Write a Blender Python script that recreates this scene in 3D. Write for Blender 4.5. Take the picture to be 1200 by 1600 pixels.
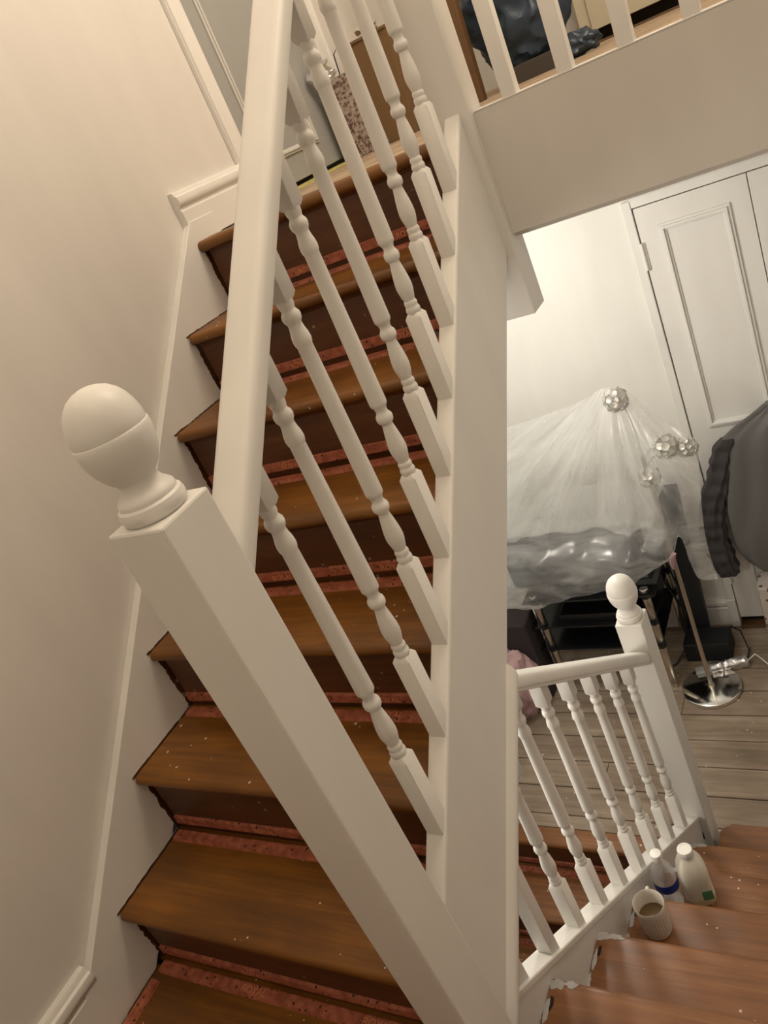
import bpy, bmesh, math, random
from mathutils import Vector, Matrix, noise
random.seed(7)
S = bpy.context.scene
for o in list(bpy.data.objects): bpy.data.objects.remove(o)
COL = S.collection

# ------------------------------------------------------------------ camera
YAW, PITCH, ROLL = math.radians(36.668), math.radians(-24.173), math.radians(-25.132)
CAMPOS = Vector((0.7188, -0.5717, 1.4999))
Fw = Vector((-math.sin(YAW) * math.cos(PITCH), math.cos(YAW) * math.cos(PITCH), math.sin(PITCH)))
Rt = Vector((math.cos(YAW), math.sin(YAW), 0)); Up = Rt.cross(Fw)
R2 = math.cos(ROLL) * Rt + math.sin(ROLL) * Up
U2 = -math.sin(ROLL) * Rt + math.cos(ROLL) * Up
cd = bpy.data.cameras.new('camera'); cam = bpy.data.objects.new('camera', cd); COL.objects.link(cam)
cam.matrix_world = Matrix(((R2.x, U2.x, -Fw.x, CAMPOS.x), (R2.y, U2.y, -Fw.y, CAMPOS.y), (R2.z, U2.z, -Fw.z, CAMPOS.z), (0, 0, 0, 1)))
cd.sensor_fit = 'VERTICAL'; cd.sensor_height = 36; cd.lens = 1257.3 / 1600 * 36; cd.clip_start = 0.02
S.camera = cam

# ------------------------------------------------------------------ world, lights, exposure
w = bpy.data.worlds.new('world'); S.world = w; w.use_nodes = True
w.node_tree.nodes['Background'].inputs[0].default_value = (1.0, 0.86, 0.70, 1)
w.node_tree.nodes['Background'].inputs[1].default_value = 0.02
def lamp(name, loc, power, col, radius):
    l = bpy.data.lights.new(name, 'POINT'); l.energy = power; l.color = col; l.shadow_soft_size = radius
    o = bpy.data.objects.new(name, l); o.location = loc; COL.objects.link(o); return o
WARM = (1.0, 0.85, 0.68)
lamp('upper_landing_ceiling_lamp', (0.62, 1.50, 3.10), 50, WARM, 0.38)
lamp('half_landing_fill_light', (0.45, -0.55, 3.4), 13, WARM, 0.30)  # unseen soft fill, added to lift the ambient light in the stairwell
lamp('hall_ceiling_lamp', (-0.62, 1.72, 0.92), 14, (1.0, 0.94, 0.86), 0.07)
lamp('lower_stair_lamp', (-0.60, 0.42, 0.20), 5.5, (1.0, 0.92, 0.83), 0.06)
S.view_settings.view_transform = 'Standard'; S.view_settings.look = 'None'
S.view_settings.gamma = 1; S.view_settings.use_curve_mapping = False
S.view_settings.exposure = 0.62

# ------------------------------------------------------------------ materials
def nodes(name):
    m = bpy.data.materials.new(name); m.use_nodes = True
    nt = m.node_tree; return m, nt, nt.nodes['Principled BSDF']
def N(nt, t, **kw):
    n = nt.nodes.new(t)
    for k, v in kw.items():
        if k in n.inputs: n.inputs[k].default_value = v
        else: setattr(n, k, v)
    return n
def coords(nt, scale=(1, 1, 1), rot=(0, 0, 0)):
    tc = N(nt, 'ShaderNodeNewGeometry'); mp = N(nt, 'ShaderNodeMapping')
    mp.inputs['Scale'].default_value = scale; mp.inputs['Rotation'].default_value = rot
    nt.links.new(tc.outputs['Position'], mp.inputs['Vector']); return mp.outputs[0]
def ramp(nt, fac, stops):
    r = N(nt, 'ShaderNodeValToRGB'); e = r.color_ramp.elements
    while len(e) < len(stops): e.new(0.5)
    for i, (p, c) in enumerate(stops): e[i].position = p; e[i].color = c + (1,) if len(c) == 3 else c
    nt.links.new(fac, r.inputs[0]); return r.outputs[0]
def bump(nt, bs, h, strength, dist=0.002):
    b = N(nt, 'ShaderNodeBump', Strength=strength, Distance=dist)
    nt.links.new(h, b.inputs['Height']); nt.links.new(b.outputs[0], bs.inputs['Normal'])
def mix(nt, fac, a, b):
    m = N(nt, 'ShaderNodeMix', data_type='RGBA')
    nt.links.new(fac, m.inputs['Factor'])
    for i, s in ((6, a), (7, b)):
        if isinstance(s, tuple): m.inputs[i].default_value = s + (1,)
        else: nt.links.new(s, m.inputs[i])
    return m.outputs[2]

def plain(name, col, rough=0.5, metal=0.0, bs=0.0, bscale=40, spec=0.5, **kw):
    m, nt, b = nodes(name)
    b.inputs['Base Color'].default_value = col + (1,); b.inputs['Roughness'].default_value = rough
    b.inputs['Metallic'].default_value = metal; b.inputs['Specular IOR Level'].default_value = spec
    for k, v in kw.items(): b.inputs[k].default_value = v
    if bs:
        n = N(nt, 'ShaderNodeTexNoise', Scale=bscale, Detail=4.0)
        nt.links.new(coords(nt), n.inputs['Vector']); bump(nt, b, n.outputs[0], bs)
    return m
def painted(name, col, rough, bs):
    m, nt, b = nodes(name)
    n = N(nt, 'ShaderNodeTexNoise', Scale=9.0, Detail=5.0); nt.links.new(coords(nt, (1, 1, .25)), n.inputs['Vector'])
    c2 = tuple(x * .95 for x in col)
    nt.links.new(ramp(nt, n.outputs[0], [(0.35, c2), (0.65, col)]), b.inputs['Base Color'])
    b.inputs['Roughness'].default_value = rough
    n2 = N(nt, 'ShaderNodeTexNoise', Scale=120.0, Detail=3.0); nt.links.new(coords(nt, (1, 1, .2)), n2.inputs['Vector'])
    bump(nt, b, n2.outputs[0], bs, .001)
    return m
TRIM = painted('white_gloss_paint', (0.80, 0.785, 0.745), 0.42, 0.12)
WALL = painted('off_white_wall_emulsion', (0.72, 0.69, 0.645), 0.85, 0.10)
WALL2 = painted('white_hall_wall_emulsion', (0.80, 0.79, 0.74), 0.8, 0.10)
GREYDOOR = painted('grey_door_paint', (0.36, 0.36, 0.345), 0.45, 0.1)
GREYWALL = painted('grey_upper_wall', (0.50, 0.49, 0.46), 0.8, 0.1)

def wood(name, stops, rough, grain=(3, 60, 60), speck=True, coat=0.0, fleck=0.8):
    m, nt, b = nodes(name)
    v = coords(nt, grain)
    n = N(nt, 'ShaderNodeTexNoise', Scale=1.0, Detail=7.0, Roughness=0.62, Distortion=0.6); nt.links.new(v, n.inputs['Vector'])
    big = N(nt, 'ShaderNodeTexNoise', Scale=5.0, Detail=2.0); nt.links.new(coords(nt, (1, 2.2, 2.2)), big.inputs['Vector'])
    mm = N(nt, 'ShaderNodeMath', operation='ADD'); nt.links.new(n.outputs[0], mm.inputs[0])
    m2 = N(nt, 'ShaderNodeMath', operation='MULTIPLY'); nt.links.new(big.outputs[0], m2.inputs[0]); m2.inputs[1].default_value = 0.9
    nt.links.new(m2.outputs[0], mm.inputs[1])
    m3 = N(nt, 'ShaderNodeMath', operation='MULTIPLY'); nt.links.new(mm.outputs[0], m3.inputs[0]); m3.inputs[1].default_value = 0.53
    c = ramp(nt, m3.outputs[0], stops)
    if speck:
        vo = N(nt, 'ShaderNodeTexVoronoi', Scale=46.0); nt.links.new(coords(nt), vo.inputs['Vector'])
        vr = N(nt, 'ShaderNodeTexNoise', Scale=7.0); nt.links.new(coords(nt), vr.inputs['Vector'])
        th = N(nt, 'ShaderNodeMapRange'); th.inputs[1].default_value = 0.45; th.inputs[2].default_value = 0.75
        th.inputs[3].default_value = 0.0; th.inputs[4].default_value = 0.34
        sep = N(nt, 'ShaderNodeSeparateColor'); nt.links.new(vo.outputs['Color'], sep.inputs[0])
        mu = N(nt, 'ShaderNodeMath', operation='MULTIPLY'); nt.links.new(sep.outputs[0], mu.inputs[0])
        nt.links.new(vr.outputs[0], th.inputs[0]); nt.links.new(th.outputs[0], mu.inputs[1])
        lt = N(nt, 'ShaderNodeMath', operation='LESS_THAN'); nt.links.new(vo.outputs['Distance'], lt.inputs[0]); nt.links.new(mu.outputs[0], lt.inputs[1])
        f = N(nt, 'ShaderNodeMath', operation='MULTIPLY'); nt.links.new(lt.outputs[0], f.inputs[0]); f.inputs[1].default_value = fleck
        c = mix(nt, f.outputs[0], c, (0.75, 0.68, 0.56))
    nt.links.new(c, b.inputs['Base Color'])
    rr = N(nt, 'ShaderNodeMapRange'); nt.links.new(big.outputs[0], rr.inputs[0]); rr.inputs[3].default_value = rough - .08; rr.inputs[4].default_value = rough + .16
    nt.links.new(rr.outputs[0], b.inputs['Roughness'])
    if coat: b.inputs['Coat Weight'].default_value = coat; b.inputs['Coat Roughness'].default_value = 0.25
    bump(nt, b, n.outputs[0], 0.2, .001)
    return m
TREAD = wood('varnished_tread_wood', [(0.25, (0.062, 0.021, 0.001)), (0.5, (0.155, 0.056, 0.0025)), (0.75, (0.29, 0.112, 0.008))], 0.40, coat=.06)
TREAD2 = wood('reddish_worn_tread_wood', [(0.25, (0.10, 0.038, 0.010)), (0.5, (0.215, 0.084, 0.024)), (0.75, (0.36, 0.165, 0.062))], 0.38, coat=.08, fleck=.8)
RISER = wood('dark_riser_wood', [(0.25, (0.040, 0.012, 0.003)), (0.5, (0.085, 0.027, 0.006)), (0.78, (0.15, 0.055, 0.012))], 0.42, fleck=.25)
BOARDS = wood('bare_worn_floorboards', [(0.25, (0.125, 0.092, 0.060)), (0.5, (0.270, 0.205, 0.148)), (0.75, (0.46, 0.375, 0.285))], 0.62, grain=(2.2, 34, 34))
LBOARDS = wood('pale_landing_boards', [(0.25, (0.20, 0.135, 0.085)), (0.5, (0.36, 0.27, 0.18)), (0.75, (0.50, 0.40, 0.29))], 0.6, grain=(2.2, 40, 40), speck=False)
DARKGAP = plain('dark_void_wood', (0.02, 0.012, 0.008), 0.9)
PATCH = painted('white_paint_smear', (0.42, 0.41, 0.40), 0.5, .5)
def grip_mat():
    m, nt, b = nodes('red_gripper_wood')
    v = coords(nt)
    n = N(nt, 'ShaderNodeTexNoise', Scale=60.0, Detail=4.0); nt.links.new(v, n.inputs['Vector'])
    c = ramp(nt, n.outputs[0], [(0.3, (0.25, 0.065, 0.030)), (0.7, (0.47, 0.150, 0.085))])
    vo = N(nt, 'ShaderNodeTexVoronoi', Scale=60.0); nt.links.new(v, vo.inputs['Vector'])
    lt = N(nt, 'ShaderNodeMath', operation='LESS_THAN'); nt.links.new(vo.outputs['Distance'], lt.inputs[0]); lt.inputs[1].default_value = 0.17
    nt.links.new(mix(nt, lt.outputs[0], c, (0.03, 0.01, 0.008)), b.inputs['Base Color']); b.inputs['Roughness'].default_value = 0.6
    return m
GRIP = grip_mat()
LETTER = plain('orange_printed_lettering', (0.62, 0.25, 0.12), 0.6)
CHROME = plain('chrome', (0.78, 0.77, 0.74), 0.13, 1.0)
BRUSHED = plain('brushed_nickel', (0.62, 0.56, 0.47), 0.33, 1.0)
BLACK = plain('black_gloss', (0.008, 0.008, 0.009), 0.18)
BLACKM = plain('black_matt', (0.010, 0.011, 0.012), 0.6)
FABRIC = plain('grey_jacket_cotton', (0.150, 0.145, 0.142), 0.92, bs=.35, bscale=160)
FABRIC2 = plain('dark_jacket_sleeve', (0.055, 0.049, 0.050), 0.9, bs=.3, bscale=90)
PINK = plain('pale_pink_fabric', (0.50, 0.33, 0.33), 0.9, bs=.4, bscale=30)
MUGW = plain('cream_glazed_ceramic', (0.76, 0.71, 0.63), 0.28)
TEA = plain('milky_tea', (0.13, 0.080, 0.032), 0.12)
MILKJ = plain('milky_translucent_plastic', (0.82, 0.79, 0.68), 0.35, **{'Subsurface Weight': 0.25, 'Subsurface Radius': (.02, .02, .015)})
MILKLOW = plain('milk_showing_through_plastic', (0.70, 0.60, 0.42), 0.35)
CAPW = plain('white_plastic_cap', (0.88, 0.87, 0.83), 0.4)
GREENL = plain('green_label', (0.10, 0.30, 0.16), 0.5)
BLUEL = plain('blue_label', (0.01, 0.04, 0.33), 0.35)
CARD = plain('brown_cardboard', (0.17, 0.098, 0.040), 0.85, bs=.2, bscale=20)
BROWNW = wood('brown_furniture_wood', [(0.3, (0.06, 0.030, 0.010)), (0.7, (0.16, 0.082, 0.030))], 0.5, grain=(50, 50, 3), speck=False)
NAVY = plain('navy_plastic_sack', (0.022, 0.040, 0.065), 0.36, bs=.6, bscale=25)
DARKBOX = plain('dark_grey_box', (0.055, 0.045, 0.035), 0.6)
CREAM = plain('cream_unit_paint', (0.55, 0.50, 0.38), 0.5)
TAPE = plain('yellow_green_carpet_edge', (0.50, 0.46, 0.16), 0.8)
FOIL = plain('crumpled_silver_film', (0.75, 0.75, 0.76), 0.22, 0.9, bs=1.0, bscale=90)
GREYP = plain('grey_plastic', (0.35, 0.35, 0.34), 0.5)
def speckle():
    m, nt, b = nodes('brown_speckled_paper'); v = coords(nt)
    n = N(nt, 'ShaderNodeTexNoise', Scale=85.0, Detail=5.0, Roughness=.7); nt.links.new(v, n.inputs['Vector'])
    nt.links.new(ramp(nt, n.outputs[0], [(0.42, (0.10, 0.055, 0.04)), (0.50, (0.34, 0.27, 0.235)), (0.66, (0.52, 0.44, 0.40))]), b.inputs['Base Color'])
    b.inputs['Roughness'].default_value = .4; return m
SPECK = speckle()
def patterned():
    m, nt, b = nodes('white_patterned_cloth'); v = coords(nt)
    n = N(nt, 'ShaderNodeTexVoronoi', Scale=30.0); nt.links.new(v, n.inputs['Vector'])
    lt = N(nt, 'ShaderNodeMath', operation='LESS_THAN'); nt.links.new(n.outputs['Distance'], lt.inputs[0]); lt.inputs[1].default_value = .28
    nt.links.new(mix(nt, lt.outputs[0], (0.55, 0.50, 0.46), (0.16, 0.08, 0.07)), b.inputs['Base Color']); return m
PATTERN = patterned()
def glassy(name, alpha_lo, alpha_hi, col, scale=(6, 6, 6), gl=0.25):
    m = bpy.data.materials.new(name); m.use_nodes = True; nt = m.node_tree
    for n in list(nt.nodes): nt.nodes.remove(n)
    out = N(nt, 'ShaderNodeOutputMaterial'); tr = N(nt, 'ShaderNodeBsdfTransparent'); df = N(nt, 'ShaderNodeBsdfDiffuse'); tl = N(nt, 'ShaderNodeBsdfTranslucent')
    g = N(nt, 'ShaderNodeBsdfGlossy', Roughness=.22)
    for q in (df, tl, g): q.inputs[0].default_value = col + (1,)
    n1 = N(nt, 'ShaderNodeTexNoise', Scale=1.0, Detail=6.0, Roughness=.65, Distortion=1.2); nt.links.new(coords(nt, scale), n1.inputs['Vector'])
    mr = N(nt, 'ShaderNodeMapRange'); nt.links.new(n1.outputs[0], mr.inputs[0]); mr.inputs[1].default_value = .3; mr.inputs[2].default_value = .72
    mr.inputs[3].default_value = alpha_lo; mr.inputs[4].default_value = alpha_hi
    a = N(nt, 'ShaderNodeMixShader', Fac=.5); nt.links.new(df.outputs[0], a.inputs[1]); nt.links.new(tl.outputs[0], a.inputs[2])
    b2 = N(nt, 'ShaderNodeMixShader', Fac=gl); nt.links.new(a.outputs[0], b2.inputs[1]); nt.links.new(g.outputs[0], b2.inputs[2])
    c = N(nt, 'ShaderNodeMixShader'); nt.links.new(mr.outputs[0], c.inputs[0]); nt.links.new(tr.outputs[0], c.inputs[1]); nt.links.new(b2.outputs[0], c.inputs[2])
    bp = N(nt, 'ShaderNodeBump', Strength=.7, Distance=.004); nt.links.new(n1.outputs[0], bp.inputs['Height'])
    for q in (df, g): nt.links.new(bp.outputs[0], q.inputs['Normal'])
    nt.links.new(c.outputs[0], out.inputs[0]); return m
def film_mat():
    m = bpy.data.materials.new('thin_polythene_film'); m.use_nodes = True; nt = m.node_tree
    for n in list(nt.nodes): nt.nodes.remove(n)
    L = nt.links.new
    out = N(nt, 'ShaderNodeOutputMaterial'); tr = N(nt, 'ShaderNodeBsdfTransparent'); df = N(nt, 'ShaderNodeBsdfDiffuse'); tl = N(nt, 'ShaderNodeBsdfTranslucent'); g = N(nt, 'ShaderNodeBsdfGlossy', Roughness=.25)
    for q in (df, tl, g): q.inputs[0].default_value = (0.93, 0.93, 0.92, 1)
    # creases fan out from the lamp head that holds the sheet up
    pos = N(nt, 'ShaderNodeNewGeometry'); sp = N(nt, 'ShaderNodeSeparateXYZ'); L(pos.outputs['Position'], sp.inputs[0])
    def M(op, a, b=None):
        n = N(nt, 'ShaderNodeMath', operation=op)
        for i_, q in enumerate((a, b)):
            if q is None: continue
            if isinstance(q, (int, float)): n.inputs[i_].default_value = q
            else: L(q, n.inputs[i_])
        return n.outputs[0]
    dx = M('ADD', sp.outputs[0], .12); dz = M('SUBTRACT', .42, sp.outputs[2]); an = M('ARCTAN2', dx, dz); rad = M('SQRT', M('ADD', M('MULTIPLY', dx, dx), M('MULTIPLY', dz, dz)))
    cb = N(nt, 'ShaderNodeCombineXYZ'); L(M('MULTIPLY', an, 6.5), cb.inputs[0]); L(M('MULTIPLY', rad, 2.2), cb.inputs[1])
    n1 = N(nt, 'ShaderNodeTexNoise', Scale=1.0, Detail=4.5, Roughness=.55, Distortion=.35); L(cb.outputs[0], n1.inputs['Vector'])
    n2 = N(nt, 'ShaderNodeTexNoise', Scale=1.0, Detail=5.0, Roughness=.5, Distortion=.7); L(coords(nt, (4, 3, 13)), n2.inputs['Vector'])
    lowr = N(nt, 'ShaderNodeMapRange'); L(sp.outputs[2], lowr.inputs[0]); lowr.inputs[1].default_value = -.15; lowr.inputs[2].default_value = -.25
    mxn = N(nt, 'ShaderNodeMix'); L(lowr.outputs[0], mxn.inputs[0]); L(n1.outputs[0], mxn.inputs[2]); L(n2.outputs[0], mxn.inputs[3])
    mr = N(nt, 'ShaderNodeMapRange'); L(mxn.outputs[0], mr.inputs[0]); mr.inputs[1].default_value = .34; mr.inputs[2].default_value = .72; mr.inputs[3].default_value = .20; mr.inputs[4].default_value = .68
    a = N(nt, 'ShaderNodeMixShader', Fac=.45); L(df.outputs[0], a.inputs[1]); L(tl.outputs[0], a.inputs[2])
    b2 = N(nt, 'ShaderNodeMixShader', Fac=.22); L(a.outputs[0], b2.inputs[1]); L(g.outputs[0], b2.inputs[2])
    c = N(nt, 'ShaderNodeMixShader'); L(mr.outputs[0], c.inputs[0]); L(tr.outputs[0], c.inputs[1]); L(b2.outputs[0], c.inputs[2])
    bp = N(nt, 'ShaderNodeBump', Strength=.45, Distance=.004); L(mxn.outputs[0], bp.inputs['Height'])
    for q in (df, g): L(bp.outputs[0], q.inputs['Normal'])
    L(c.outputs[0], out.inputs[0]); return m
FILM = film_mat()
CLEAR = glassy('clear_bottle_plastic', .18, .60, (0.92, 0.94, 0.96), (22, 22, 14), gl=.6)
GLASSDISC = glassy('cut_glass_disc', .65, .98, (0.85, 0.84, 0.80), (50, 50, 50), gl=.55)

# ------------------------------------------------------------------ mesh helpers
WPOS = {}
def finish(name, bm, mat, parent=None, smooth=False, kind=None):
    off = WPOS.get(parent.name, Vector()) if parent else Vector()
    bmesh.ops.recalc_face_normals(bm, faces=bm.faces)
    if parent:
        base = off
    else:
        cs = [v.co for v in bm.verts]
        base = Vector((sum(c.x for c in cs) / len(cs), sum(c.y for c in cs) / len(cs), min(c.z for c in cs)))
    if off.length or not parent:
        pass
    for v in bm.verts: v.co -= base
    me = bpy.data.meshes.new(name); bm.to_mesh(me); bm.free()
    for m in (mat if isinstance(mat, (list, tuple)) else [mat]): me.materials.append(m)
    if smooth:
        me.polygons.foreach_set('use_smooth', [True] * len(me.polygons))
        try: me.set_sharp_from_angle(angle=math.radians(38))
        except Exception: pass
    o = bpy.data.objects.new(name, me); COL.objects.link(o)
    if parent: o.parent = parent; WPOS[o.name] = base.copy()
    else: o.location = base; WPOS[o.name] = base.copy()
    if kind: o['kind'] = kind
    return o
def tag(o, label, cat, group=None):
    o['label'] = label; o['category'] = cat
    if group: o['group'] = group
    return o
def thing(name, label, cat, loc, group=None):
    o = bpy.data.objects.new(name, None); o.empty_display_size = .05; COL.objects.link(o); o.location = loc
    WPOS[o.name] = Vector(loc); return tag(o, label, cat, group)
def box(bm, x0, x1, y0, y1, z0, z1, bev=0.0, seg=2):
    b = bmesh.new()
    vs = [b.verts.new(p) for p in ((x0, y0, z0), (x1, y0, z0), (x1, y1, z0), (x0, y1, z0), (x0, y0, z1), (x1, y0, z1), (x1, y1, z1), (x0, y1, z1))]
    for f in ((0, 1, 2, 3), (4, 5, 6, 7), (0, 1, 5, 4), (1, 2, 6, 5), (2, 3, 7, 6), (3, 0, 4, 7)): b.faces.new([vs[i] for i in f])
    if bev: bmesh.ops.bevel(b, geom=b.edges[:], offset=bev, segments=seg, affect='EDGES', profile=.5)
    merge(bm, b); return bm
def merge(bm, b, M=None):
    if M is not None: bmesh.ops.transform(b, matrix=M, verts=b.verts)
    me = bpy.data.meshes.new('tmp'); b.to_mesh(me); b.free(); bm.from_mesh(me); bpy.data.meshes.remove(me)
def prism(bm, poly, a0, a1, axis='x', bev=0.0, seg=2, bev_filter=None):
    """extrude a 2D polygon along an axis; poly is in the other two axes (yz, xz or xy)"""
    b = bmesh.new()
    def P(a, u, v): return {'x': (a, u, v), 'y': (u, a, v), 'z': (u, v, a)}[axis]
    A = [b.verts.new(P(a0, u, v)) for u, v in poly]; B = [b.verts.new(P(a1, u, v)) for u, v in poly]
    b.faces.new(A); b.faces.new(B); n = len(poly)
    for i in range(n): b.faces.new((A[i], A[(i + 1) % n], B[(i + 1) % n], B[i]))
    if bev: 
        es = [e for e in b.edges if bev_filter is None or bev_filter(e)]
        bmesh.ops.bevel(b, geom=es, offset=bev, segments=seg, affect='EDGES', profile=.5)
    merge(bm, b); return bm
def lathe(bm, prof, cx, cy, z0=0.0, seg=32, sc=1.0, sz=1.0):
    b = bmesh.new(); rings = []
    for r, z in prof:
        if r < 1e-5: rings.append([b.verts.new((cx, cy, z0 + z * sz))])
        else: rings.append([b.verts.new((cx + sc * r * math.cos(2 * math.pi * i / seg), cy + sc * r * math.sin(2 * math.pi * i / seg), z0 + z * sz)) for i in range(seg)])
    for A, B in zip(rings, rings[1:]):
        for i in range(seg):
            j = (i + 1) % seg
            if len(A) == 1 and len(B) == 1: continue
            if len(A) == 1: b.faces.new((A[0], B[i], B[j]))
            elif len(B) == 1: b.faces.new((A[i], A[j], B[0]))
            else: b.faces.new((A[i], A[j], B[j], B[i]))
    for Rr in (rings[0], rings[-1]):
        if len(Rr) > 2: b.faces.new(Rr)
    merge(bm, b); return bm
def tube(bm, pts, rad, seg=10, squash=None):
    pts = [Vector(p) for p in pts]; b = bmesh.new(); rings = []; up = Vector((.13, .21, 1)).normalized()
    for i, p in enumerate(pts):
        d = (pts[min(i + 1, len(pts) - 1)] - pts[max(i - 1, 0)]).normalized()
        s = d.cross(up);
        if s.length < 1e-3: s = d.cross(Vector((1, 0, 0)))
        s.normalize(); t = s.cross(d); r = rad[i] if isinstance(rad, (list, tuple)) else rad
        rings.append([b.verts.new(p + s * (r * math.cos(2 * math.pi * k / seg)) + t * (r * (squash or 1) * math.sin(2 * math.pi * k / seg))) for k in range(seg)])
    for A, B in zip(rings, rings[1:]):
        for k in range(seg): b.faces.new((A[k], A[(k + 1) % seg], B[(k + 1) % seg], B[k]))
    b.faces.new(rings[0]); b.faces.new(rings[-1]); merge(bm, b); return bm
def crom(p0, p1, p2, p3, t):
    return 0.5 * ((2 * p1) + (-p0 + p2) * t + (2 * p0 - 5 * p1 + 4 * p2 - p3) * t * t + (-p0 + 3 * p1 - 3 * p2 + p3) * t ** 3)
def spline(P, t):
    n = len(P) - 1; x = min(max(t, 0), 1) * n; i = min(int(x), n - 1); f = x - i
    return crom(P[max(i - 1, 0)], P[i], P[i + 1], P[min(i + 2, n)], f)
B = bmesh.new

# ------------------------------------------------------------------ key dimensions (metres)
Z0 = 0.115; ZL = 1.4055; ZF = -1.110                   # half landing, upper landing, lower hall floor
XW = -0.830; XWS = -0.807; XR = 0.90; YB = -1.35; YD = 2.569; ZTOP = 3.7
SL1 = 0.8929; S1 = lambda y: 0.3594 + SL1 * y          # top of upper outer string
SL2 = 0.803; S2 = lambda y: 0.1675 - SL2 * y           # top of lower outer string
XS1, XS2 = 0.003, -0.0118
RIS, GO, Y1 = 0.1844, 0.2058, -0.0136
RIS2, GO2, YA = 0.1757, 0.2154, 0.2321
YF = 1.230

# ------------------------------------------------------------------ the room (structure)
def wallbox(name, x0, x1, y0, y1, z0, z1, mat): return finish(name, box(B(), x0, x1, y0, y1, z0, z1), mat, kind='structure')
# left wall: with the door opening on the upper landing
bm = B(); box(bm, XW - .12, XW, YB, 1.63, ZF - 1.6, ZTOP)
box(bm, XW - .12, XW, 1.63, 2.30, ZL + 2.0, ZTOP); box(bm, XW - .12, XW, 2.30, 3.25, ZL - .02, ZTOP); box(bm, XW - .12, XW, 1.63, 2.30, 1.16, ZL - .004)
finish('wall_left', bm, WALL, kind='structure')
wallbox('wall_right', XR, XR + .1, YB, 3.25, ZF - .1, ZTOP, WALL)
wallbox('wall_back', XW, XR, YB - .1, YB, ZF, ZTOP, WALL)
wallbox('wall_hall', -1.95, XR, YD, YD + .12, ZF, 1.16, WALL2)
wallbox('wall_landing', XW, XR, 3.25, 3.35, ZL - .03, ZTOP, GREYWALL)
wallbox('wall_hall_left', -2.05, -1.95, 1.45, YD + .12, ZF, 1.16, WALL2)
wallbox('wall_hall_near', -1.95, XW - .12, 1.35, 1.45, ZF, 1.16, WALL2)
wallbox('wall_room', XW - 1.6, XW - .12, 2.75, 2.85, ZL, ZL + 2.2, GREYWALL)
wallbox('ceiling', XW, XR, YB, 3.25, ZTOP, ZTOP + .1, WALL)
wallbox('ceiling_hall', -1.95, XR, YF + .024, YD, 1.148, 1.19, WALL2)
# fascia of the upper landing with its lip
bm = B(); box(bm, .0405, XR, YF, YF + .022, 1.160, ZL + .0205, .001); finish('trim_1', bm, WALL, kind='structure')
bm = B(); box(bm, .0435, XR, YF - .0012, YF + .05, ZL + .0205, ZL + .0235, .001); finish('trim_2', bm, TRIM, kind='structure')
# floors
def planks(name, x0, x1, y0, y1, z, pitch, mat, th=.022, gap=.005, phase=0.0):
    bm = B(); y = y0 - phase
    i = 0
    while y < y1:
        a = max(y, y0) + gap / 2; c = min(y + pitch, y1) - gap / 2
        dz = random.uniform(-.0012, .0012)
        if c - a > .01:
            if random.random() < .45:
                xm = random.uniform(x0 + .4, x1 - .3); box(bm, x0, xm - .001, a, c, z - th + dz, z + dz, .0015, 1); box(bm, xm + .001, x1, a, c, z - th, z, .0015, 1)
            else: box(bm, x0, x1, a, c, z - th + dz, z + dz, .0015, 1)
        y += pitch; i += 1
    box(bm, x0, x1, y0, y1, z - th - .03, z - th)
    return finish(name, bm, mat, kind='structure')
planks('floor_hall', -1.95, XR, 1.352, YD, ZF, .1395, BOARDS, phase=.075)
planks('floor_landing', XW, XR, YF + .07, 3.25, ZL - .004, .125, LBOARDS, gap=.002)
planks('floor_room', XW - 1.6, XW - .0, 1.45, 2.75, ZL - .006, .125, LBOARDS, gap=.002, phase=.05)
bm = B(); box(bm, XW, XR, YB, .0, Z0 - .05, Z0); box(bm, XW, -.05, -.01, Y1 + .03, Z0 - .05, Z0); finish('floor_half_landing', bm, TREAD, kind='structure')
wallbox('floor_lower', XW, XS2 - .02, -.6, 1.35, ZF - 1.6, ZF - 1.5, DARKGAP)
# soffit under the upper flight, soffit under the lower one
def quad_slab(name, x0, x1, y0, z0, y1, z1, th, mat):
    bm = B(); prism(bm, [(y0, z0), (y1, z1), (y1, z1 + th), (y0, z0 + th)], x0, x1); return finish(name, bm, mat, kind='structure')
quad_slab('ceiling_stair', XW, XS1 - .021, .03, S1(.03) - .34, YF, S1(YF) - .34, .012, WALL2)

# skirtings: profile (offset from wall, height)
def skirt_prof(h, t=.019):
    return [(0, 0), (t, 0), (t, h - .052), (t - .004, h - .048), (t - .004, h - .043), (t + .004, h - .036), (t + .007, h - .026), (t + .004, h - .014), (t - .002, h - .010), (t - .003, h - .006), (t - .007, h), (0, h)]
bm = B(); prism(bm, [(XW + a, Z0 + b) for a, b in skirt_prof(.168, .0226)], YB, -.122, 'y'); finish('baseboard_left', bm, TRIM, kind='structure', smooth=True)
bm = B(); prism(bm, [(XW + a, ZL + b) for a, b in skirt_prof(.137, .021)], 1.232, 1.572, 'y'); finish('baseboard_landing', bm, TRIM, kind='structure', smooth=True)
bm = B(); prism(bm, [(YD - a, ZF + b) for a, b in skirt_prof(.148)], -1.95, -.041, 'x'); finish('baseboard_hall', bm, TRIM, kind='structure', smooth=True)
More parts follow.
